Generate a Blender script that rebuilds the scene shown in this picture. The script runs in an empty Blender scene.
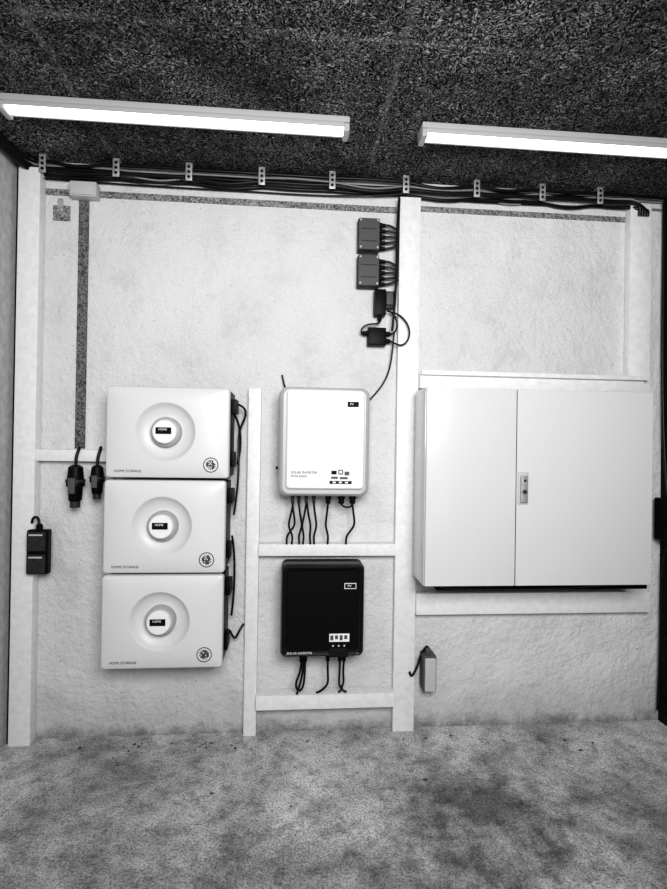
import bpy, bmesh, math, random
from mathutils import Vector, Matrix
random.seed(4)
sc=bpy.context.scene
sc.view_settings.view_transform='Standard'
for lk in ('Medium High Contrast','Standard - Medium High Contrast','High Contrast'):
    try:
        sc.view_settings.look=lk; print("LOOK",lk); break
    except Exception as e: pass
COL=sc.collection

# ---------------------------------------------------------------- materials
def base(name):
    m=bpy.data.materials.new(name); m.use_nodes=True
    nt=m.node_tree; b=nt.nodes["Principled BSDF"]
    return m,nt,b
def plain(name,v,rough=.5,metal=0,bump=0,bscale=200,var=0.0,emit=0,coat=0,spec=.5):
    m,nt,b=base(name)
    b.inputs["Base Color"].default_value=(v,v,v,1)
    b.inputs["Roughness"].default_value=rough
    b.inputs["Metallic"].default_value=metal
    b.inputs["Coat Weight"].default_value=coat
    b.inputs["Specular IOR Level"].default_value=spec
    tc=nt.nodes.new("ShaderNodeTexCoord")
    n=nt.nodes.new("ShaderNodeTexNoise"); n.inputs["Scale"].default_value=bscale; n.inputs["Detail"].default_value=4
    nt.links.new(tc.outputs["Object"],n.inputs["Vector"])
    if var>0:
        r=nt.nodes.new("ShaderNodeValToRGB")
        a=max(0,v-var); c=min(1,v+var)
        r.color_ramp.elements[0].position=.3; r.color_ramp.elements[1].position=.7
        r.color_ramp.elements[0].color=(a,a,a,1); r.color_ramp.elements[1].color=(c,c,c,1)
        nt.links.new(n.outputs["Fac"],r.inputs[0]); nt.links.new(r.outputs[0],b.inputs["Base Color"])
    if bump>0:
        bp=nt.nodes.new("ShaderNodeBump"); bp.inputs["Strength"].default_value=bump; bp.inputs["Distance"].default_value=.002
        nt.links.new(n.outputs["Fac"],bp.inputs["Height"]); nt.links.new(bp.outputs[0],b.inputs["Normal"])
    if emit:
        b.inputs["Emission Color"].default_value=(1,1,1,1); b.inputs["Emission Strength"].default_value=emit
    return m
def N(nt,t,**k):
    n=nt.nodes.new(t)
    for a,v in k.items():
        try: n.inputs[a.replace("_"," ")].default_value=v
        except Exception: setattr(n,a,v)
    return n
def ramp(nt,src,stops):
    r=nt.nodes.new("ShaderNodeValToRGB"); cr=r.color_ramp
    while len(cr.elements)<len(stops): cr.elements.new(.5)
    for e,(p,v) in zip(cr.elements,stops): e.position=p; e.color=(v,v,v,1)
    nt.links.new(src,r.inputs[0]); return r.outputs[0]
def mul(nt,a,b,mode='MULTIPLY',fac=1):
    m=nt.nodes.new("ShaderNodeMix"); m.data_type='RGBA'; m.blend_type=mode; m.inputs[0].default_value=fac
    nt.links.new(a,m.inputs[6]); nt.links.new(b,m.inputs[7]); return m.outputs[2]
def math_(nt,op,a,b):
    m=nt.nodes.new("ShaderNodeMath"); m.operation=op
    for i,x in enumerate((a,b)):
        if isinstance(x,(int,float)): m.inputs[i].default_value=x
        else: nt.links.new(x,m.inputs[i])
    return m.outputs[0]

def mat_plaster():
    m,nt,b=base("plaster"); tc=N(nt,"ShaderNodeTexCoord"); o=tc.outputs["Object"]
    def noi(s,d=5,r=.6,dist=0):
        n=N(nt,"ShaderNodeTexNoise",Scale=s,Detail=d,Roughness=r,Distortion=dist); nt.links.new(o,n.inputs["Vector"]); return n.outputs["Fac"]
    big=ramp(nt,noi(1.2,3),[(.3,.66),(.7,.77)])
    mid=ramp(nt,noi(5,7,.75),[(.30,.84),(.50,1.0)])
    fine=ramp(nt,noi(170,3,.7),[(.32,.84),(.55,1.0)])
    pits=ramp(nt,noi(50,2,.8),[(.25,.06),(.285,1.0)])
    c=mul(nt,mul(nt,mul(nt,big,mid),fine),pits)
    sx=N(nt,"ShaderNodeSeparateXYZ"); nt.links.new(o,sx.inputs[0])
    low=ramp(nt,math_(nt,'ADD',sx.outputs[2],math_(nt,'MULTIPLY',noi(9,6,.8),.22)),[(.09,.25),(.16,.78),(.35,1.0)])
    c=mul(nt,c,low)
    nt.links.new(c,b.inputs["Base Color"]); b.inputs["Roughness"].default_value=.8
    h=math_(nt,'ADD',math_(nt,'MULTIPLY',noi(42,5,.6),.7),math_(nt,'MULTIPLY',noi(120,3,.7),.3))
    h=math_(nt,'ADD',h,math_(nt,'MULTIPLY',noi(9,3),1.5))
    h=math_(nt,'ADD',h,math_(nt,'MULTIPLY',pits,.35))
    bp=N(nt,"ShaderNodeBump",Strength=1.0,Distance=.012); nt.links.new(h,bp.inputs["Height"]); nt.links.new(bp.outputs[0],b.inputs["Normal"])
    return m
def mat_ceiling():
    m,nt,b=base("wood_wool_ceiling"); tc=N(nt,"ShaderNodeTexCoord"); o=tc.outputs["Object"]
    def noi(s,d=5,r=.6,dist=0):
        n=N(nt,"ShaderNodeTexNoise",Scale=s,Detail=d,Roughness=r,Distortion=dist); nt.links.new(o,n.inputs["Vector"]); return n.outputs["Fac"]
    f=noi(50,3,.72,3.5)
    c=ramp(nt,f,[(.43,.001),(.49,.05),(.57,.40),(.66,1.0)])
    c=mul(nt,c,ramp(nt,noi(2.2,6,.75),[(.33,.20),(.64,1.0)]))
    sx=N(nt,"ShaderNodeSeparateXYZ"); nt.links.new(o,sx.inputs[0])
    wob=math_(nt,'MULTIPLY',math_(nt,'SUBTRACT',noi(12,4,.7),.5),.03)
    patch=ramp(nt,noi(5,4,.7),[(.42,0.0),(.60,1.0)])
    def joint(out,p,g=.09):
        a=math_(nt,'ABSOLUTE',math_(nt,'ADD',math_(nt,'SUBTRACT',out,p),wob),0)
        return ramp(nt,a,[(.004,g),(.014,0.0)])
    for p in (-.72,.29,1.3): c=mul(nt,c,mul(nt,joint(sx.outputs[0],p),patch),'ADD')
    c=mul(nt,c,mul(nt,joint(sx.outputs[1],-.72),patch),'ADD')
    nt.links.new(c,b.inputs["Base Color"]); b.inputs["Roughness"].default_value=.9; b.inputs["Specular IOR Level"].default_value=.12
    bp=N(nt,"ShaderNodeBump",Strength=1,Distance=.02); nt.links.new(f,bp.inputs["Height"]); nt.links.new(bp.outputs[0],b.inputs["Normal"])
    return m
def mat_floor():
    m,nt,b=base("rough_concrete"); tc=N(nt,"ShaderNodeTexCoord"); o=tc.outputs["Object"]
    def noi(s,d=5,r=.6,dist=0):
        n=N(nt,"ShaderNodeTexNoise",Scale=s,Detail=d,Roughness=r,Distortion=dist); nt.links.new(o,n.inputs["Vector"]); return n.outputs["Fac"]
    big=ramp(nt,noi(2.2,6,.7,.3),[(.36,.36),(.48,.66),(.6,.92)])
    mid=ramp(nt,noi(14,9,.85),[(.37,.42),(.53,1.0)])
    fine=ramp(nt,noi(150,3,.9),[(.38,.25),(.53,1.0)])
    c=mul(nt,mul(nt,big,mid),fine)
    def stain(px,py,r,dark):
        g=N(nt,"ShaderNodeVectorMath",operation='DISTANCE'); nt.links.new(o,g.inputs[0]); g.inputs[1].default_value=(px,py,0)
        d=math_(nt,'ADD',g.outputs["Value"],math_(nt,'MULTIPLY',math_(nt,'SUBTRACT',noi(6,8,.8),.5),1.0))
        return ramp(nt,d,[(r*.2,dark),(r*1.2,1.0)])
    c=mul(nt,c,stain(.62,-.50,.30,.28)); c=mul(nt,c,stain(1.35,-.75,.5,.25)); c=mul(nt,c,stain(-.55,-.95,.45,.35)); c=mul(nt,c,stain(.15,-1.0,.4,.45))
    nt.links.new(c,b.inputs["Base Color"]); b.inputs["Roughness"].default_value=.6; b.inputs["Specular IOR Level"].default_value=.3
    h=math_(nt,'ADD',math_(nt,'MULTIPLY',noi(120,4,.8),.3),math_(nt,'MULTIPLY',noi(14,8,.8),1.2))
    bp=N(nt,"ShaderNodeBump",Strength=.8,Distance=.010); nt.links.new(h,bp.inputs["Height"]); nt.links.new(bp.outputs[0],b.inputs["Normal"])
    return m
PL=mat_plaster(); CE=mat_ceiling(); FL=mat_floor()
WHITE=plain("white_painted_wood",.78,.5,bump=.25,bscale=40,var=.05)
COVER=plain("white_plastic_cover",.66,.42,bump=.05,bscale=500)
KNOB=plain("light_grey_plastic",.36,.35)
KNOB2=plain("white_knob",.82,.3)
CAB=plain("white_lacquered_steel",.66,.22,coat=.3)
INVW=plain("inverter_white",.74,.4); INVG=plain("inverter_frame_grey",.50,.4)
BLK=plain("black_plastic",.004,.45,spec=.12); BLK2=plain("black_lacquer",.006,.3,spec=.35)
DG=plain("dark_grey_plastic",.03,.5,var=.012,bscale=60,spec=.2); MG=plain("mid_grey",.09,.55,spec=.25); LG=plain("light_grey",.5,.5)
CABLE=plain("cable_rubber",.006,.35,spec=.25); CABG=plain("cable_grey",.22,.5)
METAL=plain("galvanised_metal",.55,.4,.6,var=.15,bscale=60)
STRIP=plain("old_weathered_strip",.20,.8,bump=.6,bscale=130,var=.19)
STRIPD=plain("dark_weathered_strip",.12,.8,bump=.6,bscale=130,var=.12)
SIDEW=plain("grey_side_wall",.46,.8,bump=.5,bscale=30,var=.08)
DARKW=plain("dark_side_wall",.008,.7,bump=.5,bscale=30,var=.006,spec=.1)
TUBE=plain("lit_diffuser",.9,.4,emit=2.0); BAT=plain("luminaire_body",.42,.45)
TXT=plain("print_black",.004,.6,spec=.1); WTXT=plain("print_white",.85,.6)
LEAF=plain("dry_leaf",.05,.8,var=.04,bscale=30)

# ---------------------------------------------------------------- helpers
def link(ob,mat=None):
    COL.objects.link(ob)
    if mat: ob.data.materials.append(mat)
    return ob
def mesh_from(bm,name,mat,smooth=False):
    bmesh.ops.recalc_face_normals(bm,faces=bm.faces)
    me=bpy.data.meshes.new(name); bm.to_mesh(me); bm.free()
    if smooth:
        me.shade_smooth()
        me.set_sharp_from_angle(angle=math.radians(35))
    return link(bpy.data.objects.new(name,me),mat)
def box(name,x0,x1,y0,y1,z0,z1,mat,bev=.002,seg=2):
    bm=bmesh.new(); bmesh.ops.create_cube(bm,size=1)
    for v in bm.verts:
        v.co=Vector((x0 if v.co.x<0 else x1,y0 if v.co.y<0 else y1,z0 if v.co.z<0 else z1))
    if bev: bmesh.ops.bevel(bm,geom=bm.edges[:],offset=bev,segments=seg,profile=.6,affect='EDGES')
    return mesh_from(bm,name,mat,bool(bev))
def rr(cx,cz,a,b,r,y,n=10):
    r=min(r,a,b); P=[]
    for q,(sx,sz) in enumerate(((1,1),(-1,1),(-1,-1),(1,-1))):
        for i in range(n+1):
            t=math.pi/2*(q+i/n)
            P.append(Vector((cx+sx*(a-r)+r*math.cos(t),y,cz+sz*(b-r)+r*math.sin(t))))
    return P
def shell(name,rings,mat,n=10):
    """rings: (cx,cz,halfw,halfh,cornerR,y) from back to front, both ends capped"""
    bm=bmesh.new(); prev=None; first=None
    for R in rings:
        vs=[bm.verts.new(p) for p in rr(*R,n=n)]
        if prev:
            k=len(vs)
            for i in range(k): bm.faces.new((prev[i],prev[(i+1)%k],vs[(i+1)%k],vs[i]))
        else: first=vs
        prev=vs
    bm.faces.new(first); bm.faces.new(prev)
    bmesh.ops.remove_doubles(bm,verts=bm.verts,dist=1e-6)
    return mesh_from(bm,name,mat,True)
def tube(name,prof,p0,axis,mat,n=24):
    """lathe: prof = [(t,r)...] along axis from p0"""
    axis=Vector(axis).normalized(); u=axis.orthogonal().normalized(); w=axis.cross(u)
    bm=bmesh.new(); prev=None
    for t,r in prof:
        vs=[bm.verts.new(Vector(p0)+axis*t+(u*math.cos(2*math.pi*i/n)+w*math.sin(2*math.pi*i/n))*r) for i in range(n)]
        if prev:
            for i in range(n): bm.faces.new((prev[i],prev[(i+1)%n],vs[(i+1)%n],vs[i]))
        else: bm.faces.new(vs)
        prev=vs
    bm.faces.new(prev)
    return mesh_from(bm,name,mat,True)
def cables(name,paths,r,mat):
    cu=bpy.data.curves.new(name,'CURVE'); cu.dimensions='3D'; cu.bevel_depth=r; cu.bevel_resolution=3; cu.use_fill_caps=True
    for P in paths:
        s=cu.splines.new('NURBS'); s.points.add(len(P)-1)
        for p,q in zip(s.points,P): p.co=(*q,1)
        s.order_u=min(4,len(P)); s.use_endpoint_u=True; s.resolution_u=8
    return link(bpy.data.objects.new(name,cu),mat)
def text(name,s,x,y,z,size,mat,align='LEFT'):
    cu=bpy.data.curves.new(name,'FONT'); cu.body=s; cu.size=size; cu.align_x=align; cu.align_y='CENTER'; cu.extrude=.0003
    ob=link(bpy.data.objects.new(name,cu),mat); ob.location=(x,y,z); ob.rotation_euler=(math.pi/2,0,0); return ob
def group(name,loc,parts):
    e=bpy.data.objects.new(name,None); COL.objects.link(e); e.location=loc; e.empty_display_size=.05
    for p in parts:
        p.parent=e; p.matrix_parent_inverse=Matrix.Translation(loc).inverted()
    return e

# ---------------------------------------------------------------- room shell
CZ=2.30; XL=-1.10; XR=1.615; YB=-4.2
box("floor",XL-.2,XR+.2,YB,.2,-.1,0,FL,0)
box("ceiling",XL-.2,XR+.2,YB,.2,CZ,CZ+.12,CE,0)
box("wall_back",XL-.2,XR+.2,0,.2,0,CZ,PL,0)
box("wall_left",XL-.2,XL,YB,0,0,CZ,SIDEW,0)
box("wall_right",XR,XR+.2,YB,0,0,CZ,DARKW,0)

# ---------------------------------------------------------------- weathered strips in the plaster
box("trim_1",-1.03,.42,-.003,0,2.166,2.192,STRIP,0)
box("trim_2",.51,1.45,-.003,0,2.180,2.203,STRIP,0)
box("trim_3",-.872,-.832,-.003,0,1.155,2.165,STRIPD,0)

# ---------------------------------------------------------------- timber frame
T=.03
group("timber_frame",(0,0,0),[
 box("post_left",-1.081,-1.00,-.05,-.001,0,2.25,WHITE,.003),
 box("post_centre",.428,.517,-T,-.001,0,2.225,WHITE,.003),
 box("post_short",-.184,-.133,-T,-.001,0,1.41,WHITE,.003),
 box("post_right",1.435,1.53,-.04,-.001,.55,2.24,WHITE,.003),
 box("beam_left",-1.0,-.66,-.045,-.001,1.105,1.150,WHITE,.003),
 box("shelf_upper",-.133,.428,-.05,-.001,.733,.781,WHITE,.003),
 box("shelf_lower",-.133,.428,-.06,-.001,.118,.176,WHITE,.003),
 box("rail_upper",.517,1.49,-.06,-.001,1.425,1.488,WHITE,.003),
 box("rail_upper_lip",.517,1.497,-.080,-.061,1.478,1.496,WHITE,.002),
 box("rail_lower",.517,1.54,-.045,-.001,.487,.575,WHITE,.003),
 box("post_left_groove",-1.096,-1.082,-.03,-.001,0,2.25,BLK,0),
])

# ---------------------------------------------------------------- ceiling luminaires
def luminaire(x0,x1):
    ps=[]
    yc=-.366
    ps.append(box("housing",x0,x1,yc-.035,yc+.035,CZ-.022,CZ-.001,BAT,.005,3))
    bm=bmesh.new(); n=14
    prof=[(math.cos(math.pi*i/n)*.026,-math.sin(math.pi*i/n)*.023) for i in range(n+1)]
    a=[bm.verts.new((x0+.02,yc+p,CZ-.0225+q)) for p,q in prof]
    b=[bm.verts.new((x1-.02,yc+p,CZ-.0225+q)) for p,q in prof]
    for i in range(n): bm.faces.new((a[i],a[i+1],b[i+1],b[i]))
    bm.faces.new(a); bm.faces.new(b); bm.faces.new((a[0],b[0],b[-1],a[-1]))
    ps.append(mesh_from(bm,"diffuser",TUBE,True))
    for xa,xb,nm in ((x0,x0+.02,"end_cap_a"),(x1-.02,x1,"end_cap_b")):
        ps.append(box(nm,xa,xb,yc-.033,yc+.033,CZ-.050,CZ-.0225,BAT,.006,3))
    for s in (-1,1):
        ps.append(box("reflector_lip_%s"%("front" if s<0 else "rear"),x0+.02,x1-.02,yc+s*.0310-.0022,yc+s*.0310+.0022,CZ-.036,CZ-.0225,BAT,.001))
    return group("fluorescent_ceiling_light",((x0+x1)/2,yc,CZ-.03),ps)
luminaire(-.968,.175); luminaire(.425,1.57)

# ---------------------------------------------------------------- cable bundle along the wall head
clipx=[-.99,-.712,-.431,-.143,.142,.447,.747,1.031,1.286]
def run(k,z0,y0,ends,amp):
    P=[(-1.09,-.4-.03*k,z0+.02),(-1.078,-.12,z0+.01),(-1.05,-.035,z0+.006)]
    for i,cx in enumerate(clipx):
        P.append((cx-.02,y0,z0+.002)); P.append((cx+.02,y0,z0+.002))
        if i<len(clipx)-1:
            nx=clipx[i+1]; P.append(((cx+nx)/2+random.uniform(-.03,.03),y0-random.uniform(0,.008),z0-random.uniform(-.006,amp)))
    if ends: P+= [(1.38,y0,z0-.002),(1.45-.008*k,y0-.02,z0-.004),(1.49-.010*k,-.058,z0-.03),(1.505-.012*k,-.052,2.215),(1.505-.012*k,-.046,2.19)]
    else: P+= [(1.45,y0,z0),(1.60,y0,z0-.003)]
    return P
cables("cable_bundle",[run(k,2.237+.0105*k,-.013-.013*((k*2)%3),k in(0,1,2,3),.026) for k in range(5)],.0072,CABLE)
cables("thin_cable_bundle",[run(k,2.243+.0105*k,-.010-.012*(k%3),k in(1,2),.030) for k in range(4)],.0040,CABG)
cables("grey_cable_run",[[(-1.02,-.015,2.225),(-.6,-.012,2.216),(-.2,-.012,2.223),(.2,-.012,2.213),(.45,-.04,2.232)],
                         [(.55,-.012,2.231),(.8,-.012,2.225),(1.2,-.012,2.232),(1.42,-.012,2.240)]],.0035,CABLE)
for i,cx in enumerate(clipx):
    ps=[box("strap",cx-.013,cx+.013,-.056,-.053,2.228,2.296,METAL,.0008),
        box("foot",cx-.013,cx+.013,-.056,-.001,2.2965,2.2995,METAL,.0005)]
    for j in range(3):
        ps.append(tube("hole_%d"%j,[(0,.006),(.0012,.006)],(cx,-.0562,2.243+.020*j),(0,-1,0),BLK,12))
    group("cable_clip",(cx,-.03,2.26),ps)

group("junction_box",(-.835,-.02,2.18),[box("body",-.892,-.79,-.045,-.001,2.150,2.208,LG,.004),
   box("lid",-.888,-.794,-.05,-.0455,2.154,2.204,LG,.002)])
group("wall_bracket",(-.94,-.005,2.09),[box("plate",-.97,-.905,-.006,-.0005,2.065,2.125,STRIP,.001),
   box("tab",-.95,-.93,-.012,-.0065,2.10,2.15,METAL,.001)])

# ---------------------------------------------------------------- battery stack
def battery(x0,x1,z0,z1):
    cz=(z0+z1)/2; a=(x1-x0)/2; b=(z1-z0)/2; mx=(x0+x1)/2; F=-.18
    kx=mx-.010; ps=[]
    ps.append(box("rear_body",x0+.012,x1-.001,-.150,-.002,z0+.006,z1-.006,BLK,.004))
    C=lambda r,y:(kx,cz+.002,r,r,r,y)
    ps.append(shell("front_cover",[(mx,cz,a,b,.012,-.151),(mx,cz,a,b,.012,F+.010),(mx,cz,a-.002,b-.002,.012,F+.004),(mx,cz,a-.008,b-.008,.012,F),
      C(.110,F),C(.107,F+.0025),C(.101,F+.011),C(.092,F+.019),C(.078,F+.026),C(.064,F+.029),C(.053,F+.0295)],COVER,16))
    ps.append(tube("knob_ring",[(0,.056),(.022,.056),(.027,.052),(.0275,.044)],(kx,F+.0290,cz+.002),(0,-1,0),KNOB,48))
    ps.append(tube("knob",[(0,.045),(.016,.044),(.021,.040),(.0215,.01)],(kx,F+.0015,cz+.002),(0,-1,0),KNOB2,48))
    ps.append(box("knob_label",kx-.030,kx+.026,F-.0222,F-.0201,cz-.006,cz+.018,TXT,0))
    ps.append(text("knob_print","HOME",kx-.020,F-.0225,cz+.010,.0110,WTXT)); 
    ps.append(text("name_print","HOME STORAGE",x0+.032,F-.0004,z0+.024,.0130,TXT))
    qx,qz=x1-.066,z0+.050
    bm=bmesh.new(); n=40; o=[];i_=[]
    for k in range(n):
        t=2*math.pi*k/n
        o.append(bm.verts.new((qx+.028*math.cos(t),F-.0006,qz+.028*math.sin(t)))); i_.append(bm.verts.new((qx+.0250*math.cos(t),F-.0006,qz+.0250*math.sin(t))))
    for k in range(n): bm.faces.new((o[k],o[(k+1)%n],i_[(k+1)%n],i_[k]))
    s=.0044
    for ix in range(8):
        for iz in range(8):
            dx0=(ix-3.5)*s; dz0=(iz-3.5)*s
            if dx0*dx0+dz0*dz0<.0185**2 and (ix+iz)%2+random.random()>.5:
                X=qx+dx0-s*.45; Z=qz+dz0-s*.45; e=s*.9
                bm.faces.new([bm.verts.new((X+dx,F-.0008,Z+dz)) for dx,dz in ((0,0),(e,0),(e,e),(0,e))])
    ps.append(mesh_from(bm,"round_badge",TXT))
    ps.append(box("connector_a",x1,x1+.020,-.13,-.05,z1-.09,z1-.035,BLK,.003))
    ps.append(box("connector_b",x1,x1+.012,-.12,-.05,z0+.04,z0+.10,BLK,.003))
    return group("wall_battery",(mx,-.09,cz),ps)
battery(-.688,-.240,1.052,1.390)
battery(-.692,-.250,.698,1.043)
battery(-.694,-.253,.345,.690)
cables("battery_cable",[[(-.232,-.10,1.34),(-.19,-.06,1.335),(-.19,-.03,1.29),(-.225,-.03,1.24),(-.215,-.05,1.12),(-.218,-.06,1.0),(-.232,-.06,.9)],
   [(-.235,-.08,1.30),(-.21,-.05,1.26),(-.205,-.03,1.18),(-.225,-.03,1.10)],
   [(-.235,-.08,.82),(-.222,-.05,.72),(-.225,-.05,.6),(-.235,-.06,.5)],
   [(-.24,-.06,.44),(-.225,-.05,.40),(-.215,-.04,.405),(-.205,-.02,.43),(-.19,-.012,.45)]],.0045,CABLE)

# ---------------------------------------------------------------- white inverter
def inverter_white():
    cx,cz=.121,1.196; a,b=.178,.213; ps=[]
    ps.append(shell("housing",[(cx,cz,a-.01,b-.01,.03,-.012),(cx,cz,a,b,.034,-.05),(cx,cz,a,b,.034,-.118),(cx,cz,a-.006,b-.004,.032,-.136),
       (cx,cz,a-.018,b-.012,.026,-.146)],INVG))
    ps.append(shell("front_panel",[(cx+.003,cz+.008,.150,.190,.014,-.1465),(cx+.003,cz+.008,.150,.190,.014,-.156),(cx+.003,cz+.008,.146,.186,.012,-.160)],INVW))
    ps.append(box("wall_bracket",cx-.12,cx+.12,-.0115,-.001,cz-.12,cz+.14,METAL,.001))
    ps.append(box("logo_plate",.207,.250,-.1618,-.1602,1.332,1.352,TXT,0))
    ps.append(text("logo_print","PV",.216,-.1622,1.342,.013,WTXT))
    ps.append(text("name_print","SOLAR INVERTER\nthree phase",-.008,-.1604,1.07,.0130,TXT))
    for i,(x,z,w,h) in enumerate(((.158,1.078,.020,.014),(.184,1.080,.018,.018),(.208,1.075,.018,.014),(.160,1.058,.026,.008),(.196,1.057,.030,.008),(.184,1.040,.085,.011))):
        ps.append(box("sticker_%d"%i,x-w/2,x+w/2,-.1614,-.1602,z-h/2,z+h/2,TXT if i in(0,5) else MG,0))
    for i in range(3): ps.append(box("sticker_gap_%d"%i,.153+i*.024,.165+i*.024,-.1618,-.1615,1.037,1.043,WTXT,0))
    ps.append(box("sticker_gap_3",.179,.189,-.1618,-.1615,1.075,1.085,WTXT,0))
    for i,(x,r) in enumerate(((0.0,.008),(.025,.008),(.055,.008),(.085,.008),(.142,.013),(.195,.015),(.24,.015))):
        ps.append(tube("gland_%d"%i,[(0,r),(.012,r),(.014,r*.8),(.030,r*.8),(.034,r*.5)],(x,-.085,.9825),(0,0,-1),BLK if i>3 else DG,14))
    ps.append(tube("side_plug",[(0,.006),(.012,.006)],(cx-a-.0005,-.07,1.09),(-1,0,0),DG,10))
    return group("solar_inverter",(cx,-.08,cz),ps)
inverter_white()
cp=[]
for i,(x,xb,sw) in enumerate(((0.0,-.02,.02),(.003,.0,-.025),(.025,.03,.02),(.055,.045,-.02),(.058,.075,.02),(.085,.09,.018),(.142,.145,-.012),(.24,.22,.02))):
    cp.append([(x,-.085,.952),(x+sw*.3,-.08,.90),(x+sw,-.075,.86),(xb-sw*.3,-.066,.82),(xb,-.056,.79),(xb,-.053,.783)])
cp.append([(.195,-.085,.952),(.20,-.085,.93),(.24,-.085,.93),(.24,-.085,.952)])
cables("inverter_cable",cp,.0042,CABLE)

# ---------------------------------------------------------------- black inverter
def inverter_black():
    cx,cz=.124,.540; a,b=.163,.180; ps=[]
    ps.append(shell("housing",[(cx,cz,a-.012,b-.012,.02,-.012),(cx,cz,a,b,.022,-.045),(cx,cz,a,b,.022,-.125),(cx,cz,a-.003,b-.003,.020,-.135)],BLK2))
    ps.append(shell("front_lip",[(cx,cz,a-.004,b-.004,.018,-.1355),(cx,cz,a-.006,b-.006,.018,-.142),(cx,cz,a-.012,b-.012,.015,-.146),(cx,cz,a-.016,b-.016,.013,-.143)],BLK2))
    ps.append(shell("front_panel",[(cx,cz+.004,.140,.155,.014,-.1462),(cx,cz+.004,.138,.153,.014,-.150)],BLK))
    ps.append(box("wall_bracket",cx-.11,cx+.11,-.0115,-.001,cz-.10,cz+.12,METAL,.001))
    ps.append(box("logo_plate",.206,.252,-.1526,-.1502,.628,.650,WTXT,0))
    ps.append(box("logo_core",.2085,.2495,-.1532,-.1527,.6305,.6475,TXT,0)); ps.append(text("logo_print","PV",.218,-.1536,.639,.014,WTXT))
    ps.append(text("name_print","SOLAR INVERTER",-.012,-.1435,.378,.0125,WTXT))
    ps.append(box("label",.150,.228,-.1522,-.1502,.424,.455,WTXT,0))
    for i in range(4): ps.append(box("label_mark_%d"%i,.154+i*.018,.166+i*.018,-.1528,-.1523,.430+.004*(i%2),.449,MG,0))
    for i in range(3): ps.append(tube("indicator_%d"%i,[(0,.004),(.0015,.004)],(.165+i*.022,-.1502,.408),(0,-1,0),LG,10))
    ps.append(box("display_housing",.15,.225,-.158,-.1505,.366,.400,BLK2,.003))
    for i,x in enumerate((.045,.06,.150,.198,.215)):
        ps.append(tube("gland_%d"%i,[(0,.010),(.016,.010),(.018,.008),(.034,.008),(.038,.005)],(x,-.09,.3595),(0,0,-1),BLK,14))
    return group("solar_inverter",(cx,-.08,cz),ps)
inverter_black()
cables("inverter_cable",[[(.045,-.09,.325),(.045,-.085,.28),(.02,-.08,.24),(.03,-.08,.20),(.055,-.078,.205),(.06,-.085,.26),(.06,-.09,.325)],
   [(.052,-.09,.325),(.055,-.085,.26),(.035,-.075,.21),(.03,-.066,.185)],
   [(.15,-.09,.325),(.15,-.08,.26),(.165,-.07,.22),(.12,-.066,.19),(.11,-.05,.181)],
   [(.198,-.09,.325),(.20,-.085,.26),(.19,-.08,.22),(.215,-.07,.20),(.20,-.05,.181)],
   [(.215,-.09,.325),(.21,-.085,.27),(.225,-.08,.23),(.20,-.07,.20),(.23,-.05,.181)]],.0045,CABLE)

# ---------------------------------------------------------------- cabinet
def cabinet():
    x0,x1,z0,z1=.494,1.390,.660,1.408; sp=.843; ps=[]
    ps.append(box("carcass",x0,x1,-.232,-.075,z0,z1,CAB,.003))
    ps.append(box("rear_frame",x0+.03,x1-.03,-.0745,-.062,z0+.02,z1-.01,CAB,.002))
    ps.append(box("door_left",x0+.002,sp-.0015,-.250,-.2325,z0+.002,z1-.002,CAB,.003,3))
    ps.append(box("door_right",sp+.0015,x1-.002,-.250,-.2325,z0+.002,z1-.002,CAB,.003,3))
    ps.append(box("door_seal",sp-.0013,sp+.0013,-.246,-.2326,z0+.006,z1-.006,BLK,0))
    hx,hz=.868,1.031
    ps.append(box("handle_plate",hx-.020,hx+.020,-.2545,-.2505,hz-.060,hz+.060,LG,.003,3))
    ps.append(box("handle_lever",hx-.013,hx+.013,-.268,-.255,hz-.052,hz+.048,METAL,.004,3))
    ps.append(tube("lock",[(0,.008),(.003,.008)],(hx,-.2682,hz-.012),(0,-1,0),DG,16))
    ps.append(tube("lock_top",[(0,.005),(.003,.005)],(hx,-.2682,hz+.03),(0,-1,0),DG,16))
    return group("electrical_cabinet",((x0+x1)/2,-.13,(z0+z1)/2),ps)
cabinet()
box("cabinet_gap_shade",.60,1.52,-.050,-.001,.590,.65,BLK,.002)  # black box added as the shade in the gap under the cabinet
cables("cabinet_cable",[[(.56,-.10,.655),(.58,-.09,.62),(.64,-.07,.605),(.9,-.068,.60),(1.2,-.068,.603),(1.35,-.08,.62),(1.37,-.10,.655)]],.006,CABLE)

# ---------------------------------------------------------------- junction boxes near the centre post
def jbox(z0,z1,nc):
    x0,x1=.252,.342; ps=[]
    ps.append(box("body",x0,x1,-.042,-.001,z0,z1,DG,.005,3))
    ps.append(box("lid",x0+.002,x1-.002,-.056,-.0425,z0+.002,z1-.002,MG,.005,3))
    for i in range(2): ps.append(box("lid_rib_%d"%i,x0+.012,x1-.012,-.0575,-.0562,z0+.035+.05*i,z0+.038+.05*i,DG,0))
    for sx in (x0+.010,x1-.010):
        for sz in (z0+.011,z1-.011): ps.append(tube("screw",[(0,.004),(.002,.004)],(sx,-.0562,sz),(0,-1,0),LG,10))
    for i in range(nc):
        z=z0+.018+(z1-z0-.036)*i/(nc-1)
        ps.append(tube("gland_%d"%i,[(0,.010),(.010,.010),(.012,.0075),(.024,.0075),(.028,.004)],(x1+.0005,-.028,z),(1,0,0),BLK,12))
    return group("junction_box",((x0+x1)/2,-.03,(z0+z1)/2),ps)
jbox(1.986,2.119,5); jbox(1.838,1.968,5)
P=[]
for z0,z1 in ((1.986,2.119),(1.838,1.968)):
    for i in range(5):
        z=z0+.018+(z1-z0-.036)*i/4
        P.append([(.37,-.028,z),(.395,-.03,z+.004),(.41,-.032,z-.008*(i-1)),(.424,-.033,z+.02-.008*i)])
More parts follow.
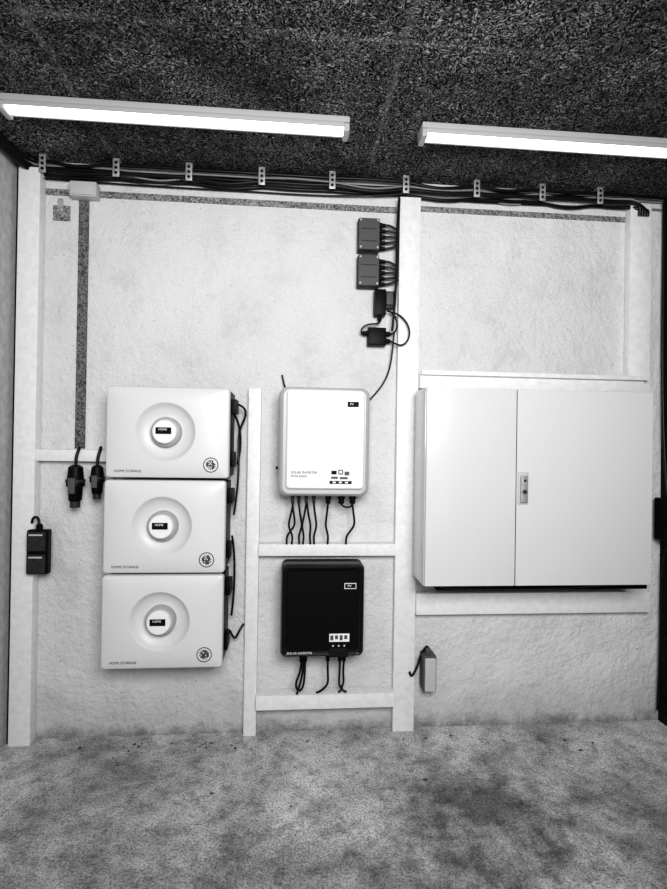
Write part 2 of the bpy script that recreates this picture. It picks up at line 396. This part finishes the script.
P.append([(.424,-.035,2.215),(.420,-.038,2.1),(.423,-.034,1.95),(.418,-.036,1.83),(.40,-.04,1.80)])
P.append([(.421,-.045,2.21),(.412,-.042,2.08),(.417,-.044,1.9),(.41,-.04,1.75),(.40,-.04,1.66)])
cables("junction_cable",P,.0048,CABLE)
group("terminal_box",(.36,-.03,1.77),[box("body",.325,.372,-.05,-.001,1.722,1.83,BLK,.005),box("side_block",.3725,.408,-.04,-.001,1.755,1.825,DG,.004),
   box("cover",.3725,.400,-.055,-.0405,1.765,1.815,MG,.003),
   tube("gland",[(0,.009),(.014,.009),(.02,.005)],(.35,-.025,1.7215),(0,0,-1),BLK,12)])
group("switch_box",(.34,-.03,1.635),[box("body",.300,.375,-.045,-.001,1.598,1.672,BLK,.004),box("lid",.303,.372,-.053,-.0455,1.601,1.669,BLK,.003),
   tube("gland_a",[(0,.010),(.016,.010),(.022,.005)],(.2995,-.025,1.65),(-1,0,0),BLK,12),
   tube("gland_b",[(0,.010),(.016,.010),(.022,.005)],(.3755,-.025,1.65),(1,0,0),BLK,12),
   tube("gland_c",[(0,.010),(.016,.010),(.022,.005)],(.3755,-.025,1.62),(1,0,0),BLK,12)])
cables("loose_cable",[
  [(.35,-.03,1.70),(.345,-.04,1.685),(.31,-.04,1.69),(.265,-.035,1.67),(.275,-.03,1.64),(.282,-.025,1.65)],
  [(.40,-.03,1.74),(.43,-.045,1.73),(.47,-.05,1.69),(.475,-.05,1.63),(.44,-.05,1.59),(.41,-.04,1.61),(.397,-.025,1.62)],
  [(.397,-.025,1.65),(.42,-.04,1.655),(.425,-.05,1.70),(.40,-.04,1.74),(.38,-.03,1.745)],
  [(.41,-.035,1.66),(.405,-.03,1.58),(.40,-.02,1.5),(.36,-.012,1.42),(.30,-.01,1.36),(.27,-.01,1.33)],
  [(-.05,-.010,1.47),(-.045,-.015,1.44),(-.035,-.02,1.41),(-.02,-.02,1.37)]],.0036,CABLE)

# ---------------------------------------------------------------- hanging plugs, outlets
def plug(x,z1,s):
    ps=[tube("body",[(0,.012*s),(.008,.024*s),(.05*s,.028*s),(.055*s,.031*s),(.075*s,.031*s),(.08*s,.025*s),(.125*s,.022*s),(.13*s,.018*s)],(x,-.07,z1),(0,0,-1),BLK,24),
        tube("collar",[(0,.033*s),(.010*s,.033*s)],(x,-.07,z1-.052*s),(0,0,-1),DG,24),
        box("latch",x-.012*s,x+.012*s,-.07-.036*s,-.07-.031*s,z1-.10*s,z1-.045*s,MG,.002),
        tube("mouth",[(0,.017*s),(.022*s,.017*s)],(x,-.07,z1-.1305*s),(0,0,-1),DG,20)]
    ps.append(cables("lead",[[(x,-.07,z1),(x,-.07,z1+.03),(x+.008,-.068,z1+.055),(x+.008,-.055,z1+.072),(x,-.042,z1+.068)]],.006,CABLE))
    return group("hanging_plug",(x,-.07,z1-.05),ps)
plug(-.838,1.092,1.08); plug(-.757,1.092,.86)
def outlet(x0,x1,y0,y1,z0,z1,n,m1,m2,name):
    ps=[box("body",x0,x1,y0,y1,z0,z1,m1,.006,3)]
    h=(z1-z0)/n
    for i in range(n):
        a=z0+h*i+.006; b=z0+h*(i+1)-.006
        ps.append(box("flap_%d"%i,x0+.005,x1-.005,y0-.012,y0-.0005,a,b,m2,.005,3))
        ps.append(box("flap_edge_%d"%i,x0+.014,x1-.014,y0-.014,y0-.0122,b-.014,b-.008,LG,.0005))
    ps.append(tube("gland",[(0,.012),(.016,.012),(.022,.006)],((x0+x1)/2,(y0+y1)/2,z1+.0005),(0,0,1),m1,14))
    return group(name,((x0+x1)/2,y0,(z0+z1)/2),ps)
outlet(-1.008,-.930,-.085,-.052,.672,.842,2,BLK,DG,"power_outlet")
cables("outlet_cable",[[(-.969,-.073,.864),(-.969,-.07,.88),(-.983,-.065,.895),(-1.0,-.06,.885),(-1.003,-.056,.865)]],.005,CABLE)
outlet(.545,.600,-.065,-.001,.178,.325,1,MG,LG,"power_outlet")
cables("outlet_cable",[[(.572,-.033,.347),(.57,-.03,.355),(.56,-.03,.345),(.545,-.02,.31),(.53,-.03,.27),(.515,-.036,.245),(.50,-.038,.225),(.495,-.036,.25)]],.005,CABLE)
group("power_outlet",(1.60,-.08,.88),[box("body",1.562,1.614,-.12,-.03,.80,.98,BLK,.006,3),box("flap",1.566,1.612,-.132,-.1205,.81,.885,DG,.005),
   box("flap_upper",1.566,1.612,-.132,-.1205,.895,.97,DG,.005),box("edge",1.575,1.608,-.1335,-.1322,.955,.961,LG,0)])
cables("side_cable",[[(1.60,-.06,.985),(1.602,-.03,1.2),(1.598,-.02,1.6),(1.602,-.02,2.1),(1.60,-.02,2.27)],
   [(1.59,-.08,.795),(1.585,-.06,.7),(1.60,-.03,.6),(1.60,-.03,.3),(1.59,-.03,.06)]],.006,CABLE)

# ---------------------------------------------------------------- debris on the floor
bm=bmesh.new()
for i in range(55):
    x=random.uniform(-.95,1.4); y=-abs(random.gauss(0,.06))-.06 if i<48 else -random.uniform(.1,.5)
    if i<28: x=random.uniform(-.8,-.1)
    s=random.uniform(.003,.010) if i<50 else random.uniform(.006,.012); t=random.uniform(0,6.28)
    n=5; c=Vector((x,y,.003+s*.15)); vs=[]
    for k in range(n):
        q=t+2*math.pi*k/n; r=s*random.uniform(.4,1.2)
        vs.append(bm.verts.new(c+Vector((math.cos(q)*r,math.sin(q)*r*.7,random.uniform(-.15,.3)*s))))
    top=bm.verts.new(c+Vector((0,0,s*.5)))
    for k in range(n): bm.faces.new((vs[k],vs[(k+1)%n],top))
    bm.faces.new(vs)
mesh_from(bm,"leaf_debris",LEAF)

# ---------------------------------------------------------------- light
w=bpy.data.worlds.new("World"); sc.world=w; w.use_nodes=True
w.node_tree.nodes["Background"].inputs[0].default_value=(1,1,1,1); w.node_tree.nodes["Background"].inputs[1].default_value=.5
def area(name,loc,tgt,sx,sy,e):
    l=bpy.data.lights.new(name,'AREA'); l.shape='RECTANGLE'; l.size=sx; l.size_y=sy; l.energy=e
    o=bpy.data.objects.new(name,l); COL.objects.link(o); o.location=loc
    o.rotation_euler=(Vector(tgt)-Vector(loc)).to_track_quat('-Z','Y').to_euler(); return o
area("front_daylight_fill",(.25,-2.35,1.75),(.3,0,1.25),1.1,.7,52)  # daylight from behind, as an added panel set close for edge falloff

# ---------------------------------------------------------------- camera
yaw,pit,rol=[math.radians(a) for a in (4.599,.328,.867)]
F=Vector((math.sin(yaw)*math.cos(pit),math.cos(yaw)*math.cos(pit),math.sin(pit)))
R0=Vector((math.cos(yaw),-math.sin(yaw),0)); U0=R0.cross(F)
R=R0*math.cos(rol)+U0*math.sin(rol); U=-R0*math.sin(rol)+U0*math.cos(rol)
cam=bpy.data.cameras.new("camera"); co=bpy.data.objects.new("camera",cam); COL.objects.link(co)
M=Matrix((R,U,-F)).transposed().to_4x4(); M.translation=(0,-2.08,1.175); co.matrix_world=M
cam.sensor_width=36; cam.sensor_fit='AUTO'; cam.lens=500*36/889; cam.clip_start=.02
sc.camera=co
